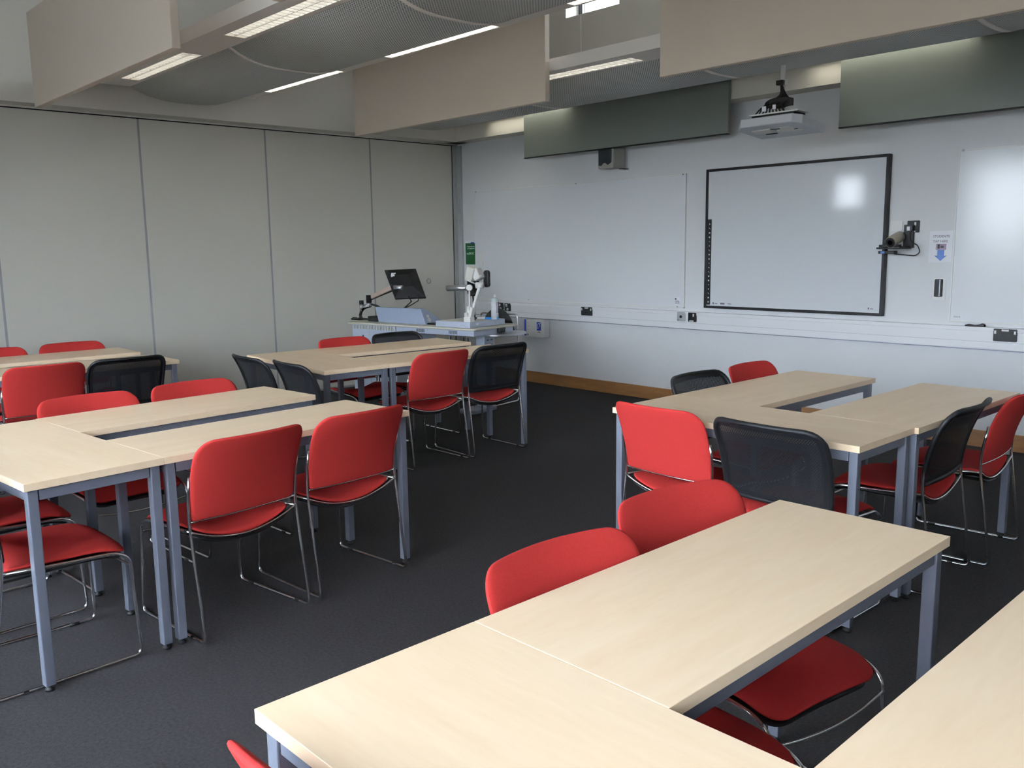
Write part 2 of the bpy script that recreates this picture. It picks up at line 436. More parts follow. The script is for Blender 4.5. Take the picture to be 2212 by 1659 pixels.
def back_half(v):
    z = BZ0+(BZ1-BZ0)*v
    w = .229+.012*min(1, v*1.8)
    d = BZ1-z; r = .058
    if d < r: w = w-r+sqrt(max(0, r*r-(r-d)**2)) - .004*(1-d/r)
    d = z-BZ0; r = .009
    if d < r: w = w-r+sqrt(max(0, r*r-(r-d)**2))
    return w
def back_pt(u, v, inset=0):
    z = BZ0+inset+(BZ1-BZ0-2*inset)*v; vv = (z-BZ0)/(BZ1-BZ0); x = u*max(0.001, back_half(min(1, max(0, vv)))-inset)
    return Vector((x, back_y(x, z), z+.003*(1-(x/.23)**2)*vv))
def back_surf(u, v):
    e = .01
    a = back_pt(min(1, u+e), v)-back_pt(max(-1, u-e), v); b = back_pt(u, min(1, v+e))-back_pt(u, max(0, v-e))
    n = b.cross(a); n = Vector((0, -1, 0)) if n.length < 1e-9 else n.normalized()
    return back_pt(u, v), n
ROWS_S = [0, .02, .05, .12, .25, .4, .55, .7, .8, .88, .94, .975, 1]
ROWS_B = [0, .006, .02, .06, .15, .3, .45, .6, .7, .78, .86, .92, .96, .985, 1]

def make_chair(kind, label):
    t = empty('stacking_chair', (0, 0, 0), 0, label, 'chair')
    slab(seat_surf, ROWS_S, 14, .010, .016, 'seat', M['red'], t, .006)
    def sh(u, v): p, n = seat_surf(u*.96, v); return p-n*.027, n
    slab(sh, ROWS_S, 12, .013, .012, 'seat_shell', M['shell'], t)
    if kind == 'red':
        slab(back_surf, ROWS_B, 14, .013, .013, 'backrest', M['red'], t, .003)
    else:
        loop = [back_pt(-1, v) for v in ROWS_B]+[back_pt(u/6, 1) for u in range(-5, 6)]+[back_pt(1, v) for v in ROWS_B[::-1]]+[back_pt(-u/6, 0) for u in range(-5, 6)]
        lp = [loop[0]]
        for p in loop[1:]:
            if (p-lp[-1]).length > .004: lp.append(p)
        rim = MB().tube(lp, .0105, 8, closed=True)
        n = 10; vs = []; fs = []
        # flat band inside the rim
        for ins in (.0, .026):
            for p in [back_pt(-1, v/20, ins) for v in range(21)]+[back_pt(-1+2*u/20, 1, ins) for u in range(1, 20)]+[back_pt(1, 1-v/20, ins) for v in range(21)]+[back_pt(1-2*u/20, 0, ins) for u in range(1, 20)]:
                vs.append(p)
        k = len(vs)//2
        for s_ in (1, -1):
            off = [v+Vector((0, -.003*s_, 0)) for v in vs]
            rim.add(off, [(i, (i+1) % k, k+(i+1) % k, k+i) for i in range(k)], True)
        back = rim.build('backrest', M['blackpl'], t)
        g = MB(); W = 15; R_ = 15; vs = [back_pt(-1+2*i/(W-1), j/(R_-1), .022) for j in range(R_) for i in range(W)]
        g.add(vs, [(j*W+i, j*W+i+1, (j+1)*W+i+1, (j+1)*W+i) for j in range(R_-1) for i in range(W-1)], True)
        g.build('mesh_panel', M['mesh'], back, fix=False)
    for s in (-1, 1):
        pth = [(s*.2385, back_y(.235, .645)+.006, .645), (s*.2375, -.189, .55), (s*.237, -.184, .475), (s*.237, -.188, .42), (s*.238, -.25, .0065),
               (s*.229, .243, .0065), (s*.217, .230, .376), (s*.2195, .178, .405), (s*.222, .0, .414), (s*.232, -.183, .428)]
        MB().tube(bend(pth, .03, 5), .0063, 8).build('side_frame', M['chrome'], t)
        for gy in (-.16, .16): MB().tube([(s*(.232-.004*gy/.16), gy-.018, .0065), (s*(.232-.0045*gy/.16), gy+.018, .0065)], .0064, 8).build('glide', M['rubber'], t)
    MB().tube([(x/10*.237, back_y(x/10*.236, BZ0)-.002, BZ0-.004) for x in range(-10, 11)], .004, 6).build('back_rail', M['chrome'], t)
    pts = [(x/12*.233, -.191+.004*(1-(x/12)**2), seat_z(x/12*.215, 0)-.008) for x in range(-12, 13)]
    MB().tube(pts, .005, 6).build('seat_rail', M['chrome'], t)
    MB().tube([(x/8*.219, .234+.012*(1-(x/8)**2), .345-.018*(1-(x/8)**2)) for x in range(-8, 9)], .0042, 6).build('front_crossbar', M['chrome'], t)
    return t
proto = {}
def chair(kind, x, y, deg, label, group):
    if kind not in proto: proto[kind] = o = make_chair(kind, label)
    else: o = copy_tree(proto[kind])
    o.location = (x, y, 0); o.rotation_euler = (0, 0, rad(deg)); o['label'] = label; o['group'] = group
    return o
R_, K_ = 'red', 'black'
gp = 'chairs at the table clusters'
for a in [
 (R_, 4.757, -5.222, 97, 'red chair with its back to the aisle, left of the pair in the left foreground'),
 (R_, 4.685, -4.673, 95, 'red chair with its back to the aisle, right of the pair in the left foreground'),
 (R_, 3.935, -5.34, -86, 'red chair top above the left foreground cluster, overlapping the see-through mesh chair'),
 (R_, 3.885, -4.80, -86, 'red chair across the left foreground cluster, just left of two navy chair backs'),
 (K_, 4.715, -5.88, 2, 'chair with red seat cut off by the left edge, tucked under the foreground crosswise table'),
 (R_, 4.13, -5.89, 3, 'chair with red seat partly behind the near one under the foreground crosswise table'),
 (R_, 7.045, -5.315, -92, 'red chair tucked under the big right foreground table, nearer of its two'),
 (R_, 6.955, -4.785, -98, 'red chair tucked under the big right foreground table, farther of its two'),
 (R_, 7.13, -5.885, 12, 'red chair back peeping in at the very bottom of the photo'),
 (K_, 2.815, -3.83, -3, 'dark chair in profile, left of the two at the end of the middle cluster'),
 (K_, 3.315, -3.80, -4, 'dark chair in profile, right of the two at the end of the middle cluster'),
 (R_, 3.23, -3.06, 90, 'red chair seen from behind, beside a black one in the middle cluster'),
 (K_, 3.25, -2.535, 88, 'black mesh chair with red seat at the aisle end, seen from behind'),
 (R_, 2.49, -3.02, -90, 'red chair top between the partition and the middle cluster, before the desk'),
 (K_, 2.53, -2.55, -90, 'dark chair top just in front of the teaching desk cabinet'),
 (R_, 1.89, -5.14, 90, 'red chair seen from behind beside the see-through mesh chair at the far left'),
 (K_, 1.97, -4.665, 90, 'see-through black mesh chair at the far left, next to a red one'),
 (R_, 1.13, -4.60, -90, 'red chair top against the partition above the far left table'),
 (R_, 1.14, -5.155, -90, 'red chair top cut off by the left edge against the partition'),
 (R_, 5.81, -3.45, -1, 'red chair seen from behind at the near end of the right rear cluster'),
 (K_, 6.375, -3.50, -2, 'large black mesh chair in the centre right, seen from behind'),
 (K_, 5.69, -2.86, -90, 'black chair top beyond the right rear cluster, left of a red one'),
 (R_, 5.65, -2.29, -90, 'red chair top beyond the right rear cluster, right below the projection board'),
 (K_, 6.475, -2.83, 93, 'black chair in three-quarter view at the right, in front of a red one'),
 (R_, 6.51, -2.29, 93, 'red chair touching the right edge of the photo, behind a black one'),
]:
    chair(*a, gp)

# ------------------------------------------------------------------ wall items
def board(name, x0, x1, z0, z1, label, cat='whiteboard', group='whiteboards'):
    w = empty(name, ((x0+x1)/2, 0, z0), 0, label, cat, group); hx = (x1-x0)/2; h = z1-z0
    MB().span((-hx+.008, -.018, .008), (hx-.008, -.002, h-.008)).build('writing_surface', M['board'], w)
    f = MB().span((-hx, -.022, 0), (-hx+.01, -.001, h)).span((hx-.01, -.022, 0), (hx, -.001, h)).span((-hx, -.022, 0), (hx, -.001, .01)).span((-hx, -.022, h-.01), (hx, -.001, h))
    f.build('frame', M['white'], w, bevel=.002)
    for sx in (-1, 1, .12):
        MB().box((sx*(hx-.03) if abs(sx) == 1 else sx, -.024, h-.006), (.016, .006, .014)).build('corner_clip', M['greyplate'], w)
    for sx in (-.4, .95):
        MB().box((sx*hx, -.024, .012), (.012, .005, .010)).build('corner_clip', M['greyplate'], w)
    return w
board('whiteboard', .30, 3.24, .894, 2.107, 'long plain whiteboard on the front wall, left of the black-framed board')
b2 = board('whiteboard', 5.583, 8.55, .894, 2.107, 'plain whiteboard at the right edge of the photo with a bright window reflection')
mmk = MB()
for i in range(4): mmk.box((-1.445+i*.012, -.0184, .036), (.008, .0008, .012))
mmk.build('maker_mark', M['greyplate'], b2)
# sticker on board one
st = empty('notice_sticker', (3.167, -.0185, .926), 0, 'small white printed sticker near the lower right corner of the left whiteboard', 'sticker')
MB().span((-.036, -.001, 0), (.036, 0, .068)).build('paper', M['paper'], st)
g = MB().span((-.028, -.0016, .045), (-.012, -.001, .058))
for i in range(4): g.span((-.03, -.0016, .008+i*.008), (.026-.008*(i % 2), -.001, .0105+i*.008))
g.build('print', M['inkdark'], st)
# interactive board
sx0, sx1, sz0, sz1 = 3.4817, 5.1042, .9102, 2.1213
w = empty('interactive_whiteboard', ((sx0+sx1)/2, 0, sz0), 0, 'large black-framed interactive whiteboard in the middle of the front wall', 'board')
hx = (sx1-sx0)/2; h = sz1-sz0; fr = .03
MB().span((-hx+.012, -.045, .012), (hx-.012, -.004, h-.012)).build('projection_surface', M['smart'], w)
MB().span((-hx, -.056, 0), (-hx+fr-.008, -.004, h)).span((hx-fr+.008, -.056, 0), (hx, -.004, h)).span((-hx+fr-.008, -.056, 0), (hx-fr+.008, -.004, fr-.008)).span((-hx+fr-.008, -.056, h-fr+.008), (hx-fr+.008, -.004, h)).build('frame', M['blackpl'], w, bevel=.003)
stp = MB().span((-hx+.024, -.0475, .03), (-hx+.062, -.0452, .78)).build('icon_strip', M['blackpl'], w)
ic = MB()
for i in range(19):
    z = .055+i*.038; X = -hx+.043; k = i % 5
    if k == 0: ic.lathe([(.0075, 0), (.0075, .0006)], (X, -.0475, z), 12, (0, -1, 0))
    elif k == 1: ic.box((X, -.0478, z), (.014, .0006, .012))
    elif k == 2: ic.box((X, -.0478, z), (.018, .0006, .004), tf=Matrix.Rotation(rad(45), 3, 'Y'))
    elif k == 3: ic.box((X, -.0478, z), (.009, .0006, .009), tf=Matrix.Rotation(rad(45), 3, 'Y'))
    else: ic.lathe([(.004, 0), (.004, .0006)], (X, -.0475, z), 10, (0, -1, 0))
ic.build('icons', M['pale_label'], stp)
mk = MB().box((-hx+.095, -.0456, .044), (.014, .0006, .018)).box((-hx+.125, -.0456, .042), (.03, .0006, .006)).box((-hx+.19, -.0456, .044), (.045, .0006, .014)).box((-hx+.26, -.0456, .047), (.04, .0006, .004)).box((-hx+.265, -.0456, .039), (.035, .0006, .003))
mk.box((hx-.11, -.0456, .055), (.010, .0006, .014)).box((hx-.085, -.0456, .053), (.022, .0006, .005)).build('small_marks', M['ink'], w)

# loudspeaker on the wall, partly behind the hanging panel
sp = empty('loudspeaker', (2.45, -.0, 2.2), 0, 'small white loudspeaker box fixed high on the front wall under the grey-green panel', 'speaker')
sp.rotation_euler = (0, 0, 0)
MB().prism([(-.105, -.20), (.10, -.215), (.105, -.05), (-.08, -.05)], 'z', 0, .27).build('cabinet', M['speaker'], sp, bevel=.01)
pl = [(-.092, .03), (-.055, .028), (-.03, .05), (.0, .05), (.03, .03), (.078, .05), (.082, .26), (-.092, .26)]
g = MB(); k = len(pl)
g.add([(x, -.2025-.0145*(x+.1)/.2+.0, z) for x, z in pl]+[(x, -.206-.0145*(x+.1)/.2, z) for x, z in pl], [tuple(range(k)), tuple(range(2*k-1, k-1, -1))]+[(i, (i+1) % k, k+(i+1) % k, k+i) for i in range(k)])
g.build('grille', M['dark'], sp)
MB().box((.03, -.03, .15), (.05, .06, .1)).box((.09, -.05, -.004), (.05, .09, .006)).build('wall_bracket', M['blackpl'], sp)

# sockets
def socket(x0, x1, z0, z1, y, label, style):
    s = empty('wall_socket', ((x0+x1)/2, y, (z0+z1)/2), 0, label, 'socket', 'sockets on the front wall')
    hx, hz = (x1-x0)/2, (z1-z0)/2
    m_ = M['greyplate'] if style == 'jack' else M['blackpl']
    MB().prism(rounded(2*hx, 2*hz, .006, 3), 'y', -.012, 0).build('face_plate', m_, s)
    d = MB()
    if style == 'double':
        for sx in (-1, 1): d.box((sx*(hx-.012), -.0135, hz*.45), (.012, .004, .022))
        d.box((0, -.013, hz*.78), (.045, .003, .012))
        d.build('rocker_switches', M['white'], s)
        q = MB()
        for sx in (-1, 1):
            for dx, dz in ((0, .0), (-.011, -.018), (.011, -.018)): q.box((sx*.03+dx, -.0122, dz), (.005, .001, .007))
        q.build('pin_slots', M['dark'], s)
    elif style == 'single':
        d.box((hx*.35, -.0135, hz*.45), (.012, .004, .024)).box((-.005, -.013, -hz*.8), (.045, .003, .010)); d.build('rocker_switches', M['white'], s)
        q = MB()
        for dx, dz in ((0, .0), (-.011, -.016), (.011, -.016)): q.box((dx, -.0122, dz), (.005, .001, .007))
        q.build('pin_slots', M['dark'], s)
    elif style == 'jack':
        d.lathe([(.013, 0), (.013, .004)], (0, -.012, 0), 16, (0, -1, 0)).box((-hx+.012, -.0125, -hz+.012), (.008, .002, .008)).build('round_jack', M['blackpl'], s)
    elif style == 'data':
        d.box((-.012, -.0135, .02), (.026, .004, .026)).box((.006, -.0135, -.022), (.024, .004, .024)).build('data_ports', M['white'], s)
        MB().box((-.012, -.0160, .02), (.012, .002, .008)).box((.006, -.0160, -.022), (.012, .002, .008)).build('port_openings', M['dark'], s)
    return s
socket(.716, .812, .772, .860, -.05, 'black data socket with white port, left of the pair behind the spray can', 'data')
socket(.832, .928, .772, .858, -.05, 'black data socket with two white ports, right of the pair near the desk', 'data')
socket(1.996, 2.142, .776, .862, -.05, 'double black power socket on the trunking below the left whiteboard', 'double')
socket(3.197, 3.284, .778, .862, -.05, 'grey square plate with round black jack on the trunking', 'jack')
socket(3.320, 3.407, .778, .862, -.05, 'single black power socket below the lower left corner of the framed board', 'single')
socket(5.905, 6.055, .776, .863, -.05, 'double black power socket on the trunking at the right edge', 'double')
sk = socket(5.244, 5.332, 1.537, 1.625, 0, 'black single socket beside the wall camera with a plug in it', 'single')
sk.children[0].data.materials[0] = M['blackpl']
pg = empty('power_plug', (5.275, -.012, 1.567), 0, 'black plug with white label in the socket above the wall camera', 'plug')
MB().prism(rounded(.05, .05, .02, 4), 'y', -.04, 0).build('plug_body', M['cable'], pg)
MB().box((-.004, -.041, .0), (.022, .002, .03)).build('plug_label', M['paper'], pg)
MB().tube(bend([(0, -.02, -.02), (.01, -.03, -.10), (.075, -.05, -.12), (.095, -.05, -.175), (.06, -.05, -.2), (-.03, -.06, -.19), (-.09, -.06, -.185)], .04), .004, 8).build('cable', M['cable'], pg)
bp_ = tag(MB().prism(rounded(.092, .075, .004, 3), 'y', -.008, 0).build('blank_plate', M['white'], loc=(5.161, -.001, 1.59)), 'blank white plate on the wall just above the wall camera', 'plate')

# video camera on a bracket shelf
vc = empty('conference_camera', (5.19, -.16, 1.432), 0, 'champagne barrel camera on a black wall bracket right of the framed board', 'camera')
ax = Vector((-.05, -.95, -.30)).normalized(); c0 = Vector((.02, .035, .058))
MB().lathe([(.026, -.085), (.038, -.075), (.041, -.04), (.041, .07), (.039, .078)], c0, 24, ax).build('camera_barrel', M['taupe_cam'], vc)
MB().lathe([(.036, .0785), (.036, .0795), (.03, .08)], c0, 24, ax).build('lens_ring', M['blackpl'], vc)
MB().lathe([(.020, .0802), (.016, .082)], c0, 20, ax).build('lens', M['lens'], vc)
MB().box((.045, .0, .066), (.004, .02, .022), rz=rad(-40)).build('badge', M['white'], vc)
MB().prism(rounded(.15, .09, .03, 5, (-.01, .02)), 'z', .0, .02).build('camera_base', M['blackpl'], vc)
br = empty('camera_bracket', (5.19, 0, 1.40), 0, 'black steel shelf bracket holding the wall camera', 'bracket')
MB().box((.035, -.16, .023), (.19, .12, .009)).box((-.055, -.19, .026), (.05, .05, .012)).build('shelf_plate', M['blackpl'], br, bevel=.002)
MB().box((.075, -.02, .11), (.07, .03, .17)).box((.075, -.07, .03), (.04, .12, .02)).build('upright', M['blackpl'], br, bevel=.002)
MB().box((-.03, -.13, -.005), (.12, .06, .022)).build('power_brick', M['blackpl'], br, bevel=.004)
MB().box((-.055, -.1605, -.005), (.028, .002, .016)).build('brick_label', M['bluep'], br)

# tap-here sign and card reader
sg = empty('printed_sign', (5.487, -.001, 1.33), 0, 'white paper sign with small photo and blue arrow pointing down beside the camera', 'sign')
MB().span((-.08, -.001, -.01), (.085, 0, .215)).build('paper', M['paper'], sg)
text_mesh('STUDENTS', .024, M['ink'], sg, (.004, -.0016, .168))
text_mesh('TAP HERE', .024, M['ink'], sg, (.0, -.0016, .132))
MB().span((-.03, -.0018, .078), (.042, -.001, .122)).build('picture', M['photo'], sg)
MB().span((-.018, -.0024, .088), (-.004, -.0018, .118)).box((.014, -.0021, .1), (.022, .0006, .016)).build('picture_hand', M['inkdark'], sg)
ar = MB().prism([(-.018, .078), (.03, .078), (.03, .035), (.048, .038), (.006, -.002), (-.038, .038), (-.018, .035)], 'y', -.0018, -.001).build('arrow', M['bluep'], sg)
cr = empty('card_reader', (5.497, 0, 1.068), 0, 'slim black card reader on the wall under the arrow sign', 'card reader')
MB().prism(rounded(.052, .128, .008, 3, (0, .066)), 'y', -.028, -.004).build('reader_body', M['blackpl'], cr, bevel=.003)
MB().span((.010, -.0295, .006), (.015, -.028, .126)).build('silver_strip', M['silver'], cr)
MB().span((-.04, -.004, -.02), (.045, 0, .135)).build('back_plate', M['white'], cr)

# board rubber on the ledge
er = empty('board_rubber', (5.77, -.035, .868), 0, 'black curved board rubber lying on the trunking ledge at the right', 'board rubber')
pts = [(-.065, .008), (-.045, .016), (-.02, .014), (.0, .011), (.03, .016), (.05, .024), (.065, .018), (.068, 0), (-.06, 0)]
MB().prism(pts, 'y', -.014, .014, True).build('rubber_handle', M['cable'], er, bevel=.003)

# hearing loop unit with ear symbol
hl = empty('hearing_loop_unit', (1.335, 0, .512), 0, 'white wall box with blue stripe and blue ear symbol under the trunking', 'wall box')
MB().span((-.145, -.092, 0), (.145, -.0, .19)).build('case', M['white'], hl, bevel=.004)
MB().span((-.150, -.094, .01), (-.118, -.0915, .185)).build('blue_stripe', M['deepblue'], hl)
e_ = MB().span((.045, -.0935, .075), (.108, -.092, .165)).build('symbol_plate', M['deepblue'], hl)
MB().tube([(.075+.017*cos(rad(a)), -.094, .128+.022*sin(rad(a))) for a in range(-40, 200, 20)]+[(.062, -.094, .105), (.07, -.094, .094)], .0028, 6).box((.06, -.0940, .10), (.022, .001, .006), tf=Matrix.Rotation(rad(-50), 3, 'Y')).box((.095, -.0940, .152), (.022, .001, .006), tf=Matrix.Rotation(rad(-50), 3, 'Y')).build('ear_symbol', M['white'], hl)
MB().box((.077, -.0925, .063), (.02, .001, .004)).box((.077, -.0925, .055), (.05, .001, .004)).box((-.095, -.0925, .15), (.012, .001, .003)).box((-.085, -.0925, .115), (.026, .001, .003)).box((-.095, -.0925, .075), (.012, .001, .003)).box((-.096, -.0925, .024), (.016, .001, .016)).build('small_print', M['inkdark'], hl)

# green poster and thermostat
po = empty('green_poster', (.193, -.001, 1.27), 0, 'small dark green poster with white print taped beside the corner', 'poster')
MB().span((-.095, -.0012, -.005), (.098, 0, .285)).build('paper', M['paper'], po)
MB().span((-.086, -.002, .012), (.088, -.0012, .258)).build('green_field', M['greenp'], po)
text_mesh('Please only use', .021, M['paper'], po, (.012, -.0026, .212))
text_mesh('the equipment', .021, M['paper'], po, (.012, -.0026, .190))
text_mesh('the', .03, M['paper'], po, (-.045, -.0026, .128))
text_mesh('EROC', .036, M['paper'], po, (.022, -.0026, .128), depth=.001)
MB().span((.01, -.0028, .252), (.07, -.002, .268)).build('blue_tag', M['deepblue'], po)
th = empty('thermostat', (.415, 0, 1.27), 0, 'slim white thermostat box on the wall right of the green poster', 'thermostat')
MB().prism([(-.033, -.004), (.033, -.004), (.028, -.038), (-.028, -.038)], 'z', 0, .145).build('housing', M['white'], th, bevel=.005)

# ------------------------------------------------------------------ teaching desk (own frame)
DA = rad(9.5); D0 = Vector((.655, -2.02, 0))
def D(x, y, z=0): return (D0.x+x*cos(DA)-y*sin(DA), D0.y+x*sin(DA)+y*cos(DA), z)
dk = empty('teaching_desk', D(0, 0), DA, 'grey steel teaching desk with monitor and visualiser in the corner', 'desk')
MB().prism([(x+.825, y+.33) for x, y in rounded(1.65, .66, .05, 6)], 'z', .751, .770).build('desk_top', M['desk_top'], dk, bevel=.008, seg=3)
fp = MB().span((.665, .035, .70), (1.62, .05, .751)).span((1.605, .05, .70), (1.62, .6, .751)).build('modesty_panel', M['desk_metal'], dk, bevel=.002)
v_ = MB()
for X in (.93, 1.33):
    for i in range(8): v_.span((X+i*.013, .0335, .712), (X+i*.013+.006, .0352, .742))
v_.build('vent_slots', M['dark'], fp)
cb = MB().span((.06, .035, .03), (.655, .6, .751)).build('cabinet', M['desk_metal'], dk, bevel=.003)
MB().span((.075, .031, .706), (.64, .036, .742)).build('perforated_strip', M['perf'], cb)
MB().span((.14, .031, .05), (.30, .036, .690)).span((.305, .031, .05), (.64, .036, .690)).build('cabinet_door', M['desk_metal'], cb, bevel=.001)
MB().lathe([(.009, 0), (.009, .003)], (.215, .031, .64), 12, (0, -1, 0)).box((.5, .03, .655), (.012, .004, .008)).build('lock', M['blackpl'], cb)
lg = MB().span((1.46, .25, .03), (1.565, .40, .745)).build('column_leg', M['desk_metal'], dk, bevel=.006)
s_ = MB()
for i in range(9):
    for j in range(2): s_.span((1.5650, .28+j*.055, .28+i*.045), (1.5662, .31+j*.055, .288+i*.045))
s_.build('column_slots', M['dark'], lg)
ft = MB().prism([(x+1.515, y+.20) for x, y in rounded(.20, .36, .05, 6)], 'z', .0, .035).build('column_foot', M['leg'], dk, bevel=.01)
MB().tube([D(1.01, .4, .66)][:0]+[(1.02, .4, .66), (1.02, .4, .02)], .014, 12).build('rear_leg', M['desk_metal'], dk)
for xx, x2 in ((1.2, 1.2), (1.36, 1.37), (1.41, 1.46)): MB().tube([(xx, .2, .665), ((xx+x2)/2, .21, .35), (x2, .22, .02)], .004, 6).build('cable', M['cable'], dk)
sh_ = MB().prism([(1.66+.17*cos(2*PI*k/40), .42+.24*sin(2*PI*k/40)) for k in range(40)], 'z', .688, .708).build('side_shelf', M['silver'], dk, bevel=.006, seg=3)
MB().span((1.56, .36, .69), (1.64, .46, .751)).build('shelf_bracket', M['blackpl'], dk)

# console (sloping control box)
cs = empty('control_console', D(.313, .15, .770), DA, 'sloping blue-grey steel control console on the desk below the monitor', 'console')
MB().add([(0, 0, 0), (.63, 0, 0), (.585, -.02, .146), (-.02, -.02, .146), (0, .27, 0), (.63, .27, 0), (.585, .03, .146), (-.02, .03, .146)],
   [(0, 1, 2, 3), (4, 7, 6, 5), (0, 4, 5, 1), (3, 2, 6, 7), (1, 5, 6, 2), (0, 3, 7, 4)]).build('console_body', M['console'], cs, bevel=.003)
hol = MB()
for yy, zz, rr in ((.035, .075, .016), (.055, .04, .021)):
    hol.lathe([(rr, 0), (rr, .003)], (.623-.0, yy, zz), 16, (.95, 0, .3))
hol.build('round_ports', M['cream'], cs)
MB().span((.60, .02, .0), (.85, .22, .012)).build('base_tray', M['blackpl'], cs)
kb = tag(MB().prism(rounded(.16, .10, .02, 4), 'z', 0, .05).build('dock_box', M['blackpl'], loc=D(.23, .2, .770), rot=(0, 0, DA), bevel=.006), 'black box on the desk between monitor arm base and console', 'box')

# monitor on its arm
mo = empty('computer_monitor', D(.585, .25, 1.142), DA, 'black computer monitor tilted on its arm, seen from behind', 'monitor')
P = {'tl': (.261, 1.269), 'tr': (.526, 1.279), 'br': (.745, 1.008), 'bl': (.526, 1.001)}
dy = {'tl': .05, 'tr': .22, 'br': .12, 'bl': -.08}
fr_ = {k: Vector((P[k][0]-.585, dy[k], P[k][1]-1.142)) for k in P}
ctr = sum(fr_.values(), Vector())/4
nv = (fr_['tr']-fr_['tl']).cross(fr_['bl']-fr_['tl']).normalized()
if nv.y > 0: nv = -nv                      # towards the viewer = the monitor's back
order = ['tl', 'tr', 'br', 'bl']
V0 = [fr_[k]-nv*.020 for k in order]; V1 = [fr_[k] for k in order]; V2 = [ctr+(fr_[k]-ctr)*.84+nv*.014 for k in order]; V3 = [ctr+(fr_[k]-ctr)*.42+nv*.045 for k in order]
allv = V0+V1+V2+V3; fs = [(3, 2, 1, 0), (12, 13, 14, 15)]
for l in range(3):
    for i in range(4): fs.append((l*4+i, l*4+(i+1) % 4, l*4+4+(i+1) % 4, l*4+4+i))
MB().add(allv, fs).build('monitor_housing', M['blackpl'], mo, bevel=.004)
MB().add([ctr+(fr_[k]-ctr)*.95-nv*.0215 for k in order]+[ctr+(fr_[k]-ctr)*.95-nv*.0205 for k in order], [(0, 1, 2, 3), (4, 7, 6, 5), (0, 4, 5, 1), (1, 5, 6, 2), (2, 6, 7, 3), (3, 7, 4, 0)]).build('screen', M['lens'], mo)
ex = (fr_['tr']-fr_['tl']).normalized(); ez = ex.cross(nv).normalized()
if ez.z < 0: ez = -ez
def onback(a, b, off): return ctr+(fr_['tr']-fr_['tl'])*a+(fr_['tl']-fr_['bl'])*b+nv*off
q = onback(-.27, .22, .044)
MB().add([q+ex*a+ez*b+nv*c for c in (-.02, .0012) for a, b in ((-.022, -.02), (.022, -.02), (.022, .02), (-.022, .02))], [(0, 1, 2, 3), (4, 7, 6, 5), (0, 4, 5, 1), (1, 5, 6, 2), (2, 6, 7, 3), (3, 7, 4, 0)]).build('asset_label', M['paper'], mo)
MB().tube([onback(-.05, -.45, 0), onback(-.02, -.62, .0), onback(-.2, -.75, 0), onback(-.35, -.85, 0)], .006, 8).tube([onback(.25, -.4, 0), onback(.2, -.6, 0), onback(-.1, -.75, 0), onback(-.45, -.9, 0)], .005, 8).build('monitor_cable', M['cable'], mo)
ma = empty('monitor_arm', D(-.05, .25, .770), DA, 'jointed taupe and black monitor arm clamped to the desk left end', 'monitor arm')
def A(x, z, y=0): return (x+.05, y, z-.770)
MB().box(((.13+.44)/2+.05, -.004, (1.005+1.11)/2-.77), (.33, .034, .046), tf=Matrix.Rotation(-math.atan2(.105, .31), 3, 'Y')).build('upper_arm', M['tan'], ma, bevel=.008)
MB().tube([A(.09, .985, .012), A(.44, 1.092, .012)], .018, 10).build('arm_underside', M['blackpl'], ma)
MB().cyl(A(.08, .945), A(.08, 1.02), .028).build('elbow_joint', M['blackpl'], ma)
MB().cyl(A(.08, .905), A(.08, .945), .022).tube([A(.08, .918), A(-.03, .892)], .018, 10).build('lower_arm', M['silver'], ma)
MB().cyl(A(-.03, .86), A(-.03, .935), .020).build('pivot_sleeve', M['silver'], ma)
MB().cyl(A(-.03, .925), A(-.03, .965), .023).build('pivot_cap', M['blackpl'], ma)
MB().tube(bend([A(.10, .915), A(0, .89), A(-.04, .85), A(-.055, .81), A(-.03, .775), A(.06, .772)], .03), .015, 10).build('cable_sleeve', M['cable'], ma)
MB().tube([A(.12, .93), A(.2, .915), A(.29, .88)], .011, 8).build('cable_loop', M['cable'], ma)
MB().box((-.02, 0, .008), (.14, .10, .016)).box((-.09, 0, .018), (.05, .02, .01)).build('clamp_base', M['blackpl'], ma, bevel=.003)
MB().cyl(A(.47, 1.10, -.02), A(.56, 1.10, .0), .024).cyl(A(.47, 1.125, -.02), A(.475, 1.085, -.02), .017).build('tilt_joint', M['silver'], ma)

# visualiser
vs_ = empty('visualiser', D(1.155, .05, .770), DA, 'white document camera on a flat base with lamp arm on the desk', 'document camera')
MB().span((0, 0, 0), (.41, .5, .052)).build('base_plate', M['desk_metal'], vs_, bevel=.004)
MB().span((.02, .02, .052), (.39, .48, .0535)).build('glass_bed', M['cream'], vs_)
MB().box((.385+.026, .10, .03), (.002, .03, .014)).build('side_port', M['white'], vs_)
MB().box((.365, .045, .072), (.075, .07, .05)).box((.34, .045, .11), (.03, .05, .05)).build('arm_mount', M['white'], vs_, bevel=.008)
MB().box((.385, .055, .12), (.035, .05, .13), tf=Matrix.Rotation(rad(18), 3, 'Y')).tube([(.385, .055, .12), (.465, .075, .365)], .014, 10).build('camera_arm', M['white'], vs_, bevel=.004)
MB().cyl((.438, .06, .375), (.50, .09, .375), .028).build('arm_joint', M['white'], vs_)
hd = MB().box((.375, .09, .475), (.085, .10, .12), tf=Matrix.Rotation(rad(18), 3, 'Y')).build('camera_head', M['cream'], vs_, bevel=.012, seg=3)
MB().box((.43, .10, .47), (.07, .085, .10), tf=Matrix.Rotation(rad(-30), 3, 'Y')).build('head_body', M['white'], hd, bevel=.01)
MB().lathe([(.046, 0), (.046, .012), (.03, .012)], (.357, .085, .412), 24, (-.31, -.3, -.95)).build('lens_ring', M['white'], hd)
MB().lathe([(.028, .012), (.024, .014)], (.357, .085, .412), 20, (-.31, -.3, -.95)).build('lens', M['lens'], hd)
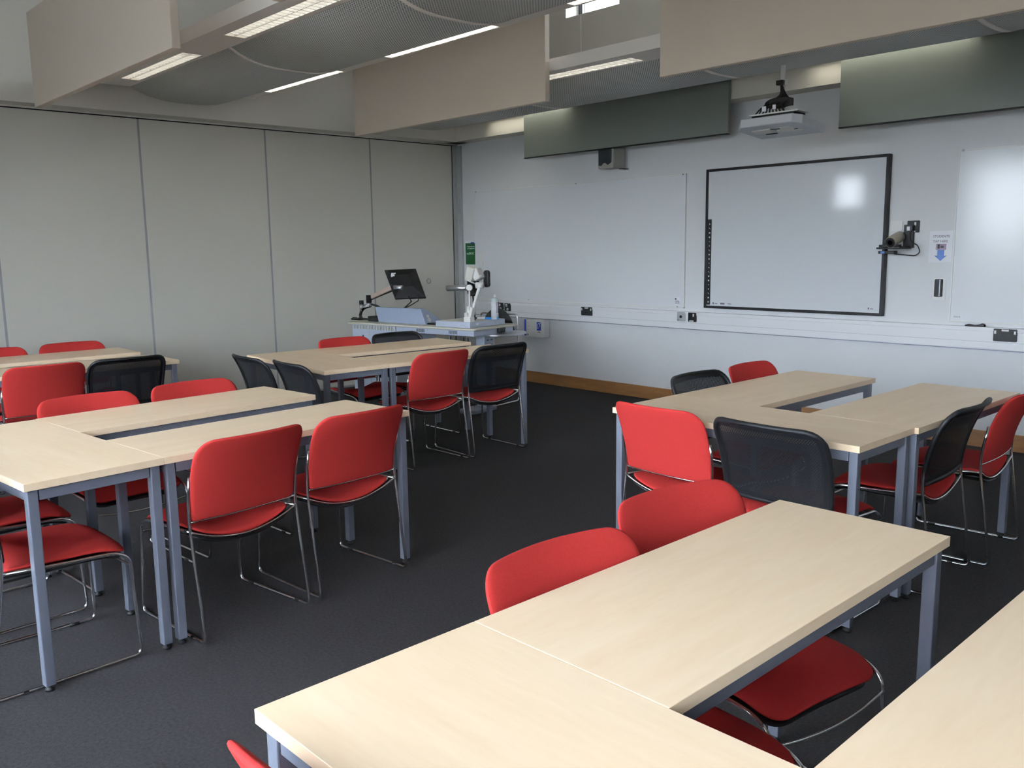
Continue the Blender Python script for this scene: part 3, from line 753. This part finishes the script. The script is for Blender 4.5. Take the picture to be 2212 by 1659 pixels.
MB().lathe([(.014, -.01), (.014, .02)], (.475, .09, .455), 14, (1, -.3, 0)).build('knob', M['silver'], hd)
MB().tube([(.36, .06, .12), (.362, .06, .33)], .009, 10).box((.352, .06, .13), (.026, .03, .12)).build('lamp_arm', M['white'], vs_)
MB().lathe([(.027, -.018), (.027, .018)], (.372, .05, .355), 20, (.5, -.85, 0)).build('lamp_joint', M['white'], vs_)
MB().tube([(.115, .05, .345), (.345, .05, .352)], .027, 20).build('lamp_tube', M['silver'], vs_)
# black handset/monitor pads behind the visualiser head
hp = empty('headphones', D(1.57, .22, 0), DA, 'black headset with two rounded pads hanging behind the document camera', 'headphones')
hp.location = D(1.57, .20, 1.0)
MB().prism(rounded(.115, .17, .04, 5, (-.085, .13)), 'y', -.02, .02).build('ear_pad', M['cable'], hp, bevel=.008)
MB().prism(rounded(.055, .15, .025, 5, (.075, .20)), 'y', -.02, .02).build('ear_pad', M['cable'], hp, bevel=.008)
MB().tube(bend([(-.06, .02, .19), (-.02, .02, .22), (.05, .02, .25), (.07, .02, .22)], .03), .008, 8).build('headband', M['cable'], hp)
MB().tube([(-.09, 0, .05), (-.085, 0, -.02), (-.075, 0, -.09), (-.07, 0, -.17)], .0065, 8).build('headphone_cable', M['cable'], hp)
# spray can and pen
sc_ = empty('spray_can', D(1.545, .43, .822), 0, 'tall white spray can standing on the document camera base', 'spray can')
MB().lathe([(.031, 0), (.034, .004), (.034, .178), (.030, .19), (.014, .2)], (0, 0, 0), 28).build('can_body', M['pale_label'], sc_)
MB().lathe([(.0345, .02), (.0345, .16)], (0, 0, 0), 28).build('can_label', M['paper'], sc_)
MB().lathe([(.013, .2), (.014, .212), (.011, .228)], (0, 0, 0), 16).build('nozzle', M['white'], sc_)
MB().box((.032, .004, .11), (.004, .028, .10)).build('label_print', M['ink'], sc_)
pn = empty('blue_pen', D(1.40, .38, .832), DA+rad(14), 'blue and white pen lying behind the spray can on the document camera', 'pen')
MB().tube([(-.09, 0, 0), (-.02, 0, 0)], [.003, .007], 10).build('pen_tip', M['cable'], pn)
MB().tube([(-.02, 0, 0), (.06, 0, 0)], [.007, .008], 10).build('pen_body', M['paper'], pn)
MB().tube([(.06, 0, 0), (.19, 0, 0)], [.009, .009], 10).build('pen_cap', M['brightblue'], pn)
# round-backed chair behind the desk
vcx = D(1.27, .63)
rc = empty('visitor_chair', (vcx[0], vcx[1], 0), DA+PI, 'chrome framed chair with rounded black back between desk and wall', 'chair')
arc = [(.205*cos(rad(a)), .63+.265*sin(rad(a))) for a in range(0, 181, 12)]
MB().prism(arc, 'y', -.195, -.175).build('backrest', M['cable'], rc, bevel=.006)
MB().tube(bend([(-.235, .2, .006), (-.232, -.2, .006), (-.228, -.20, .84), (.228, -.20, .84), (.232, -.2, .006), (.235, .2, .006), (.225, .19, .44), (-.225, .19, .44), (-.235, .2, .008)], .035), .009, 10).build('chrome_frame', M['chrome'], rc)
MB().prism([(x, y) for x, y in rounded(.42, .40, .06, 5)], 'z', .43, .47).build('seat', M['red'], rc, bevel=.012, seg=3)

# ------------------------------------------------------------------ ceiling: baffles, rafts, projector
def baffle(x0, x1, y, z0, h, m_, label, group, t=.05, name='acoustic_baffle', z1=None):
    o = empty(name, ((x0+x1)/2, y, z0), 0, label, 'ceiling panel', group); hx = (x1-x0)/2
    MB().span((-hx, 0, 0), (hx, t, h)).build('panel', m_, o, bevel=.004)
    for sx in (-.7, .7): MB().cyl((sx*hx, t/2, h), (sx*hx, t/2, ZC-z0), .003, 6).build('suspension_wire', M['silver'], o)
    return o
gb = 'hanging beige baffles'
baffle(.55, 3.17, -4.62, 2.572, .69, M['baffle'], 'beige hanging baffle at the top left, ending at the partition', gb)
baffle(4.30, 6.95, -4.62, 2.586, .69, M['baffle'], 'beige hanging baffle whose lower corner just shows at the top edge', gb)
baffle(.62, 3.235, -1.80, 2.560, .69, M['baffle'], 'beige hanging baffle in the upper centre, between the two ceiling rafts', gb)
baffle(4.312, 7.0, -1.80, 2.578, .69, M['baffle'], 'beige hanging baffle along the top right above the projector', gb)
gg = 'grey-green panels near the front wall'
def gpanel(x0, x1, z0, label):
    o = empty('reflector_panel', ((x0+x1)/2, -.25, z0), 0, label, 'ceiling panel', gg); hx = (x1-x0)/2
    MB().span((-hx, 0, 0), (hx, .035, 2.825-z0)).build('panel', M['green_baffle'], o, bevel=.003)
    MB().span((-hx, -.002, -.008), (hx, .036, .0)).build('edge_strip', M['blackpl'], o)
gpanel(1.375, 3.823, 2.382, 'grey-green hanging panel left of the projector, above the wall speaker')
gpanel(4.793, 7.25, 2.325, 'grey-green hanging panel right of the projector, running off the photo')

def raft(x0, n, mod, yf, zb, lit_front, lit_back, label, top=.09):
    """white metal raft: luminaires along both long sides, bowed perforated panels between"""
    x1 = x0+n*mod
    o = empty('ceiling_raft', (x0, yf, zb), 0, label, 'ceiling raft', 'ceiling rafts'); LN = x1-x0; Wd = 1.43; RZ = .028
    yp0, yp1 = .29, 1.24                      # perforated strip
    def side(ya, yb, fy0, fy1, fx):           # border plate with openings for the luminaires
        b = MB(); xs_ = [0]
        for a, c in fx: xs_ += [a, c]
        xs_.append(LN)
        for i in range(0, len(xs_), 2): b.span((xs_[i], ya, 0), (xs_[i+1], yb, .012))
        for a, c in fx: b.span((a, ya, 0), (c, fy0, .012)).span((a, fy1, 0), (c, yb, .012))
        return b
    fx = [(i*mod+.32, i*mod+1.52) for i in range(n)]
    b = side(0, yp0, .10, .25, fx); b.span((0, 0, .012), (LN, .012, top)); b.build('border', M['raft'], o)
    b = side(yp1, Wd, 1.27, 1.42, fx); b.span((0, Wd-.008, .012), (LN, Wd, top)); b.v = [(x, y, min(z+RZ, top)) for x, y, z in b.v]; b.build('border', M['raft'], o)
    for i in range(n):
        g = MB(); k = 14; vs = []; xa, xb = i*mod+(.0 if i == 0 else .02), (i+1)*mod-.02
        f = lambda t: -.098*(1-abs(2*t-1)**3)+.004
        for t in range(k+1):
            y = yp0+(yp1-yp0)*t/k; vs += [(xa, y, f(t/k)), (xb, y, f(t/k))]
        for t in range(k+1):
            y = yp0+(yp1-yp0)*t/k; vs += [(xa, y, f(t/k)+.006), (xb, y, f(t/k)+.006)]
        q = 2*(k+1)
        fs = [(2*t, 2*t+1, 2*t+3, 2*t+2) for t in range(k)]+[(q+2*t, q+2*t+2, q+2*t+3, q+2*t+1) for t in range(k)]
        fs += [(2*t, 2*t+2, q+2*t+2, q+2*t) for t in range(k)]+[(2*t+1, q+2*t+1, q+2*t+3, 2*t+3) for t in range(k)]
        g.add(vs, fs, True).build('perforated_panel', M['perf'], o)
        if i < n-1:
            s = MB(); vs = []
            for t in range(k+1):
                y = yp0+(yp1-yp0)*t/k
                vs += [(xb, y, f(t/k)-.003), (xb+.04, y, f(t/k)-.003), (xb+.04, y, f(t/k)+.004), (xb, y, f(t/k)+.004)]
            s.add(vs, [(4*t+a, 4*t+(a+1) % 4, 4*t+4+(a+1) % 4, 4*t+4+a) for t in range(k) for a in range(4)], True).build('joint_strip', M['raft'], o)
        for (ya, yb, lit, up) in ((.10, .25, lit_front, 0), (1.27, 1.42, lit_back, .030)):
            a, c = fx[i]
            u_ = up+.012; T = .088
            h = MB().span((a-.004, ya-.004, u_), (a, yb+.004, T)).span((c, ya-.004, u_), (c+.004, yb+.004, T)).span((a, ya-.004, u_), (c, ya, T)).span((a, yb, u_), (c, yb+.004, T)).span((a, ya, T), (c, yb, T+.004))
            hb = h.build('light_fitting', M['louvre'], o)
            l = MB(); nb = 20
            for j in range(1, nb):
                X = a+(c-a)*j/nb
                l.prism([(ya, up), (yb, up), (yb, up+.036), ((ya+yb)/2, up+.028), (ya, up+.036)], 'x', X-.003, X+.003)
            for yy in (ya+.002, (ya+yb)/2, yb-.002):
                l.span((a, yy-.0025, up), (c, yy+.0025, up+.034))
            l.build('louvre', M['louvre'], hb)
            on = lit[i]
            for yy in ((ya*.66+yb*.34), (ya*.34+yb*.66)):
                MB().cyl((a+.02, yy, up*.6+.062), (c-.02, yy, up*.6+.062), .008, 10).build('tube', M['tube_off' if not on else ('tube_bright' if up else 'tube')], hb)
    e = MB().span((0, 0, .0), (.008, yp0, top)).span((0, 0, .012), (.008, Wd-.01, top)); e.span((LN-.008, 0, .012), (LN, Wd-.01, top)); e.build('end_plate', M['raft'], o)
    MB().span((.0, .004, .0885), (LN, Wd-.004, .0925)).build('top_sheet', M['raft'], o)
    for i in range(n):
        for yy in (.25, 1.25): MB().cyl((i*mod+.9, yy, .0925), (i*mod+.9, yy, ZC-zb), .0025, 6).build('hanger_rod', M['silver'], o)
    return o
raft(.33, 3, 1.86, -4.10, 2.845, [1, 1, 1], [1, 1, 1], 'long white ceiling raft at the upper left with two bright louvred lights')
raft(.50, 4, 1.86, -1.68, 2.80, [1, 1, 1, 1], [1, 0, 1, 0], 'white ceiling raft in front of the board wall, partly hidden by beige baffles')

# projector hanging from the pole
pj = empty('projector', (4.68, -.9, 2.26), 0, 'white projector hanging on a ceiling pole above the framed board', 'projector')
MB().prism([(-.27, -.10), (-.2, -.19), (.2, -.19), (.25, -.13), (.26, .17), (-.24, .17)], 'z', .0, .062).build('projector_body', M['proj'], pj, bevel=.009, seg=3, rot=(rad(-8), 0, 0))
MB().prism([(-.17, -.08), (-.02, -.09), (-.02, -.0), (-.17, .0)], 'z', -.006, .0).prism([(.02, -.09), (.13, -.09), (.17, .02), (.02, .02)], 'z', -.004, .0).build('underside_panel', M['cream'], pj, rot=(rad(-8), 0, 0))
MB().box((.02, -.085, -.006), (.07, .012, .004)).box((.15, -.03, -.005), (.025, .012, .004)).box((-.08, .04, -.003), (.09, .01, .004)).build('underside_labels', M['inkdark'], pj, rot=(rad(-8), 0, 0))
MB().span((-.17, -.12, .108), (.21, .06, .118)).build('mount_plate', M['white'], pj, bevel=.002)
MB().span((-.16, -.10, .075), (.17, .05, .108)).build('connector_panel', M['cable'], pj)
MB().cyl((.02, 0, .118), (.02, 0, .235), .022).prism([(.0, .0), (.10, .0), (.07, .055), (.0, .08)], 'y', -.03, .03).build('pole_socket', M['white'], pj)
MB().cyl((.02, 0, .235), (.02, 0, ZC-2.26), .017).cyl((.02, 0, .31), (.02, 0, .345), .032).build('ceiling_pole', M['white'], pj)
cbm = MB()
random.seed(4)
for i in range(9):
    a = -.13+.03*i
    cbm.tube(bend([(-.14+.03*i, -.10, .11), (-.1+.02*i, -.09, .15+.02*random.random()), (-.05+.02*i, -.05, .20), (.02+.004*i, -.02, .24+.01*random.random()), (.02, -.025, .33)], .03), .0055, 6)
for i in range(5):
    r0 = .05+.012*i
    cbm.tube([(.03+r0*1.1*cos(2*PI*k/16), -.045-.004*i, .185+.35*r0*sin(2*PI*k/16)) for k in range(16)], .006, 6, closed=True)
cbm.box((.03, -.03, .19), (.15, .07, .05)); cbm.box((.02, -.03, .325), (.05, .04, .03)).build('cables', M['cable'], pj)
MB().box((-.06, -.105, .15), (.032, .004, .035)).box((.02, -.105, .155), (.026, .004, .03)).build('cable_tags', M['paper'], pj)

# ------------------------------------------------------------------ light
wd = bpy.data.worlds.new('World'); bpy.context.scene.world = wd; wd.use_nodes = True
nt = wd.node_tree; bg = nt.nodes['Background']
tc = nt.nodes.new('ShaderNodeTexCoord'); sx = nt.nodes.new('ShaderNodeSeparateXYZ'); rp = nt.nodes.new('ShaderNodeValToRGB')
nt.links.new(tc.outputs['Generated'], sx.inputs[0]); nt.links.new(sx.outputs[2], rp.inputs['Fac'])
e = rp.color_ramp.elements
e[0].position = 0; e[0].color = (.06, .066, .065, 1); e[1].position = 1; e[1].color = (.66, .79, 1, 1)
k = e.new(.03); k.color = (.82, .91, 1, 1)
nt.links.new(rp.outputs['Color'], bg.inputs['Color']); bg.inputs['Strength'].default_value = 27.0
for i, (a, b, z0, z1) in enumerate(bw):
    l = bpy.data.lights.new('window_portal', 'AREA'); l.shape = 'RECTANGLE'; l.size = b-a; l.size_y = z1-z0; l.cycles.is_portal = True
    o = bpy.data.objects.new('window_portal', l); C.objects.link(o); o.location = ((a+b)/2, YB-.02, (z0+z1)/2); o.rotation_euler = (PI/2, 0, 0)
for a, b in wins:
    l = bpy.data.lights.new('window_portal', 'AREA'); l.shape = 'RECTANGLE'; l.size = b-a; l.size_y = Z1-Z0; l.cycles.is_portal = True
    o = bpy.data.objects.new('window_portal', l); C.objects.link(o); o.location = ((a+b)/2, -OV-.005, (Z0+Z1)/2); o.rotation_euler = (-PI/2, 0, 0)

sc = bpy.context.scene
sc.view_settings.view_transform = 'Standard'; sc.view_settings.look = 'None'; sc.view_settings.gamma = 1
sc.view_settings.use_curve_mapping = False; sc.view_settings.exposure = 0.42
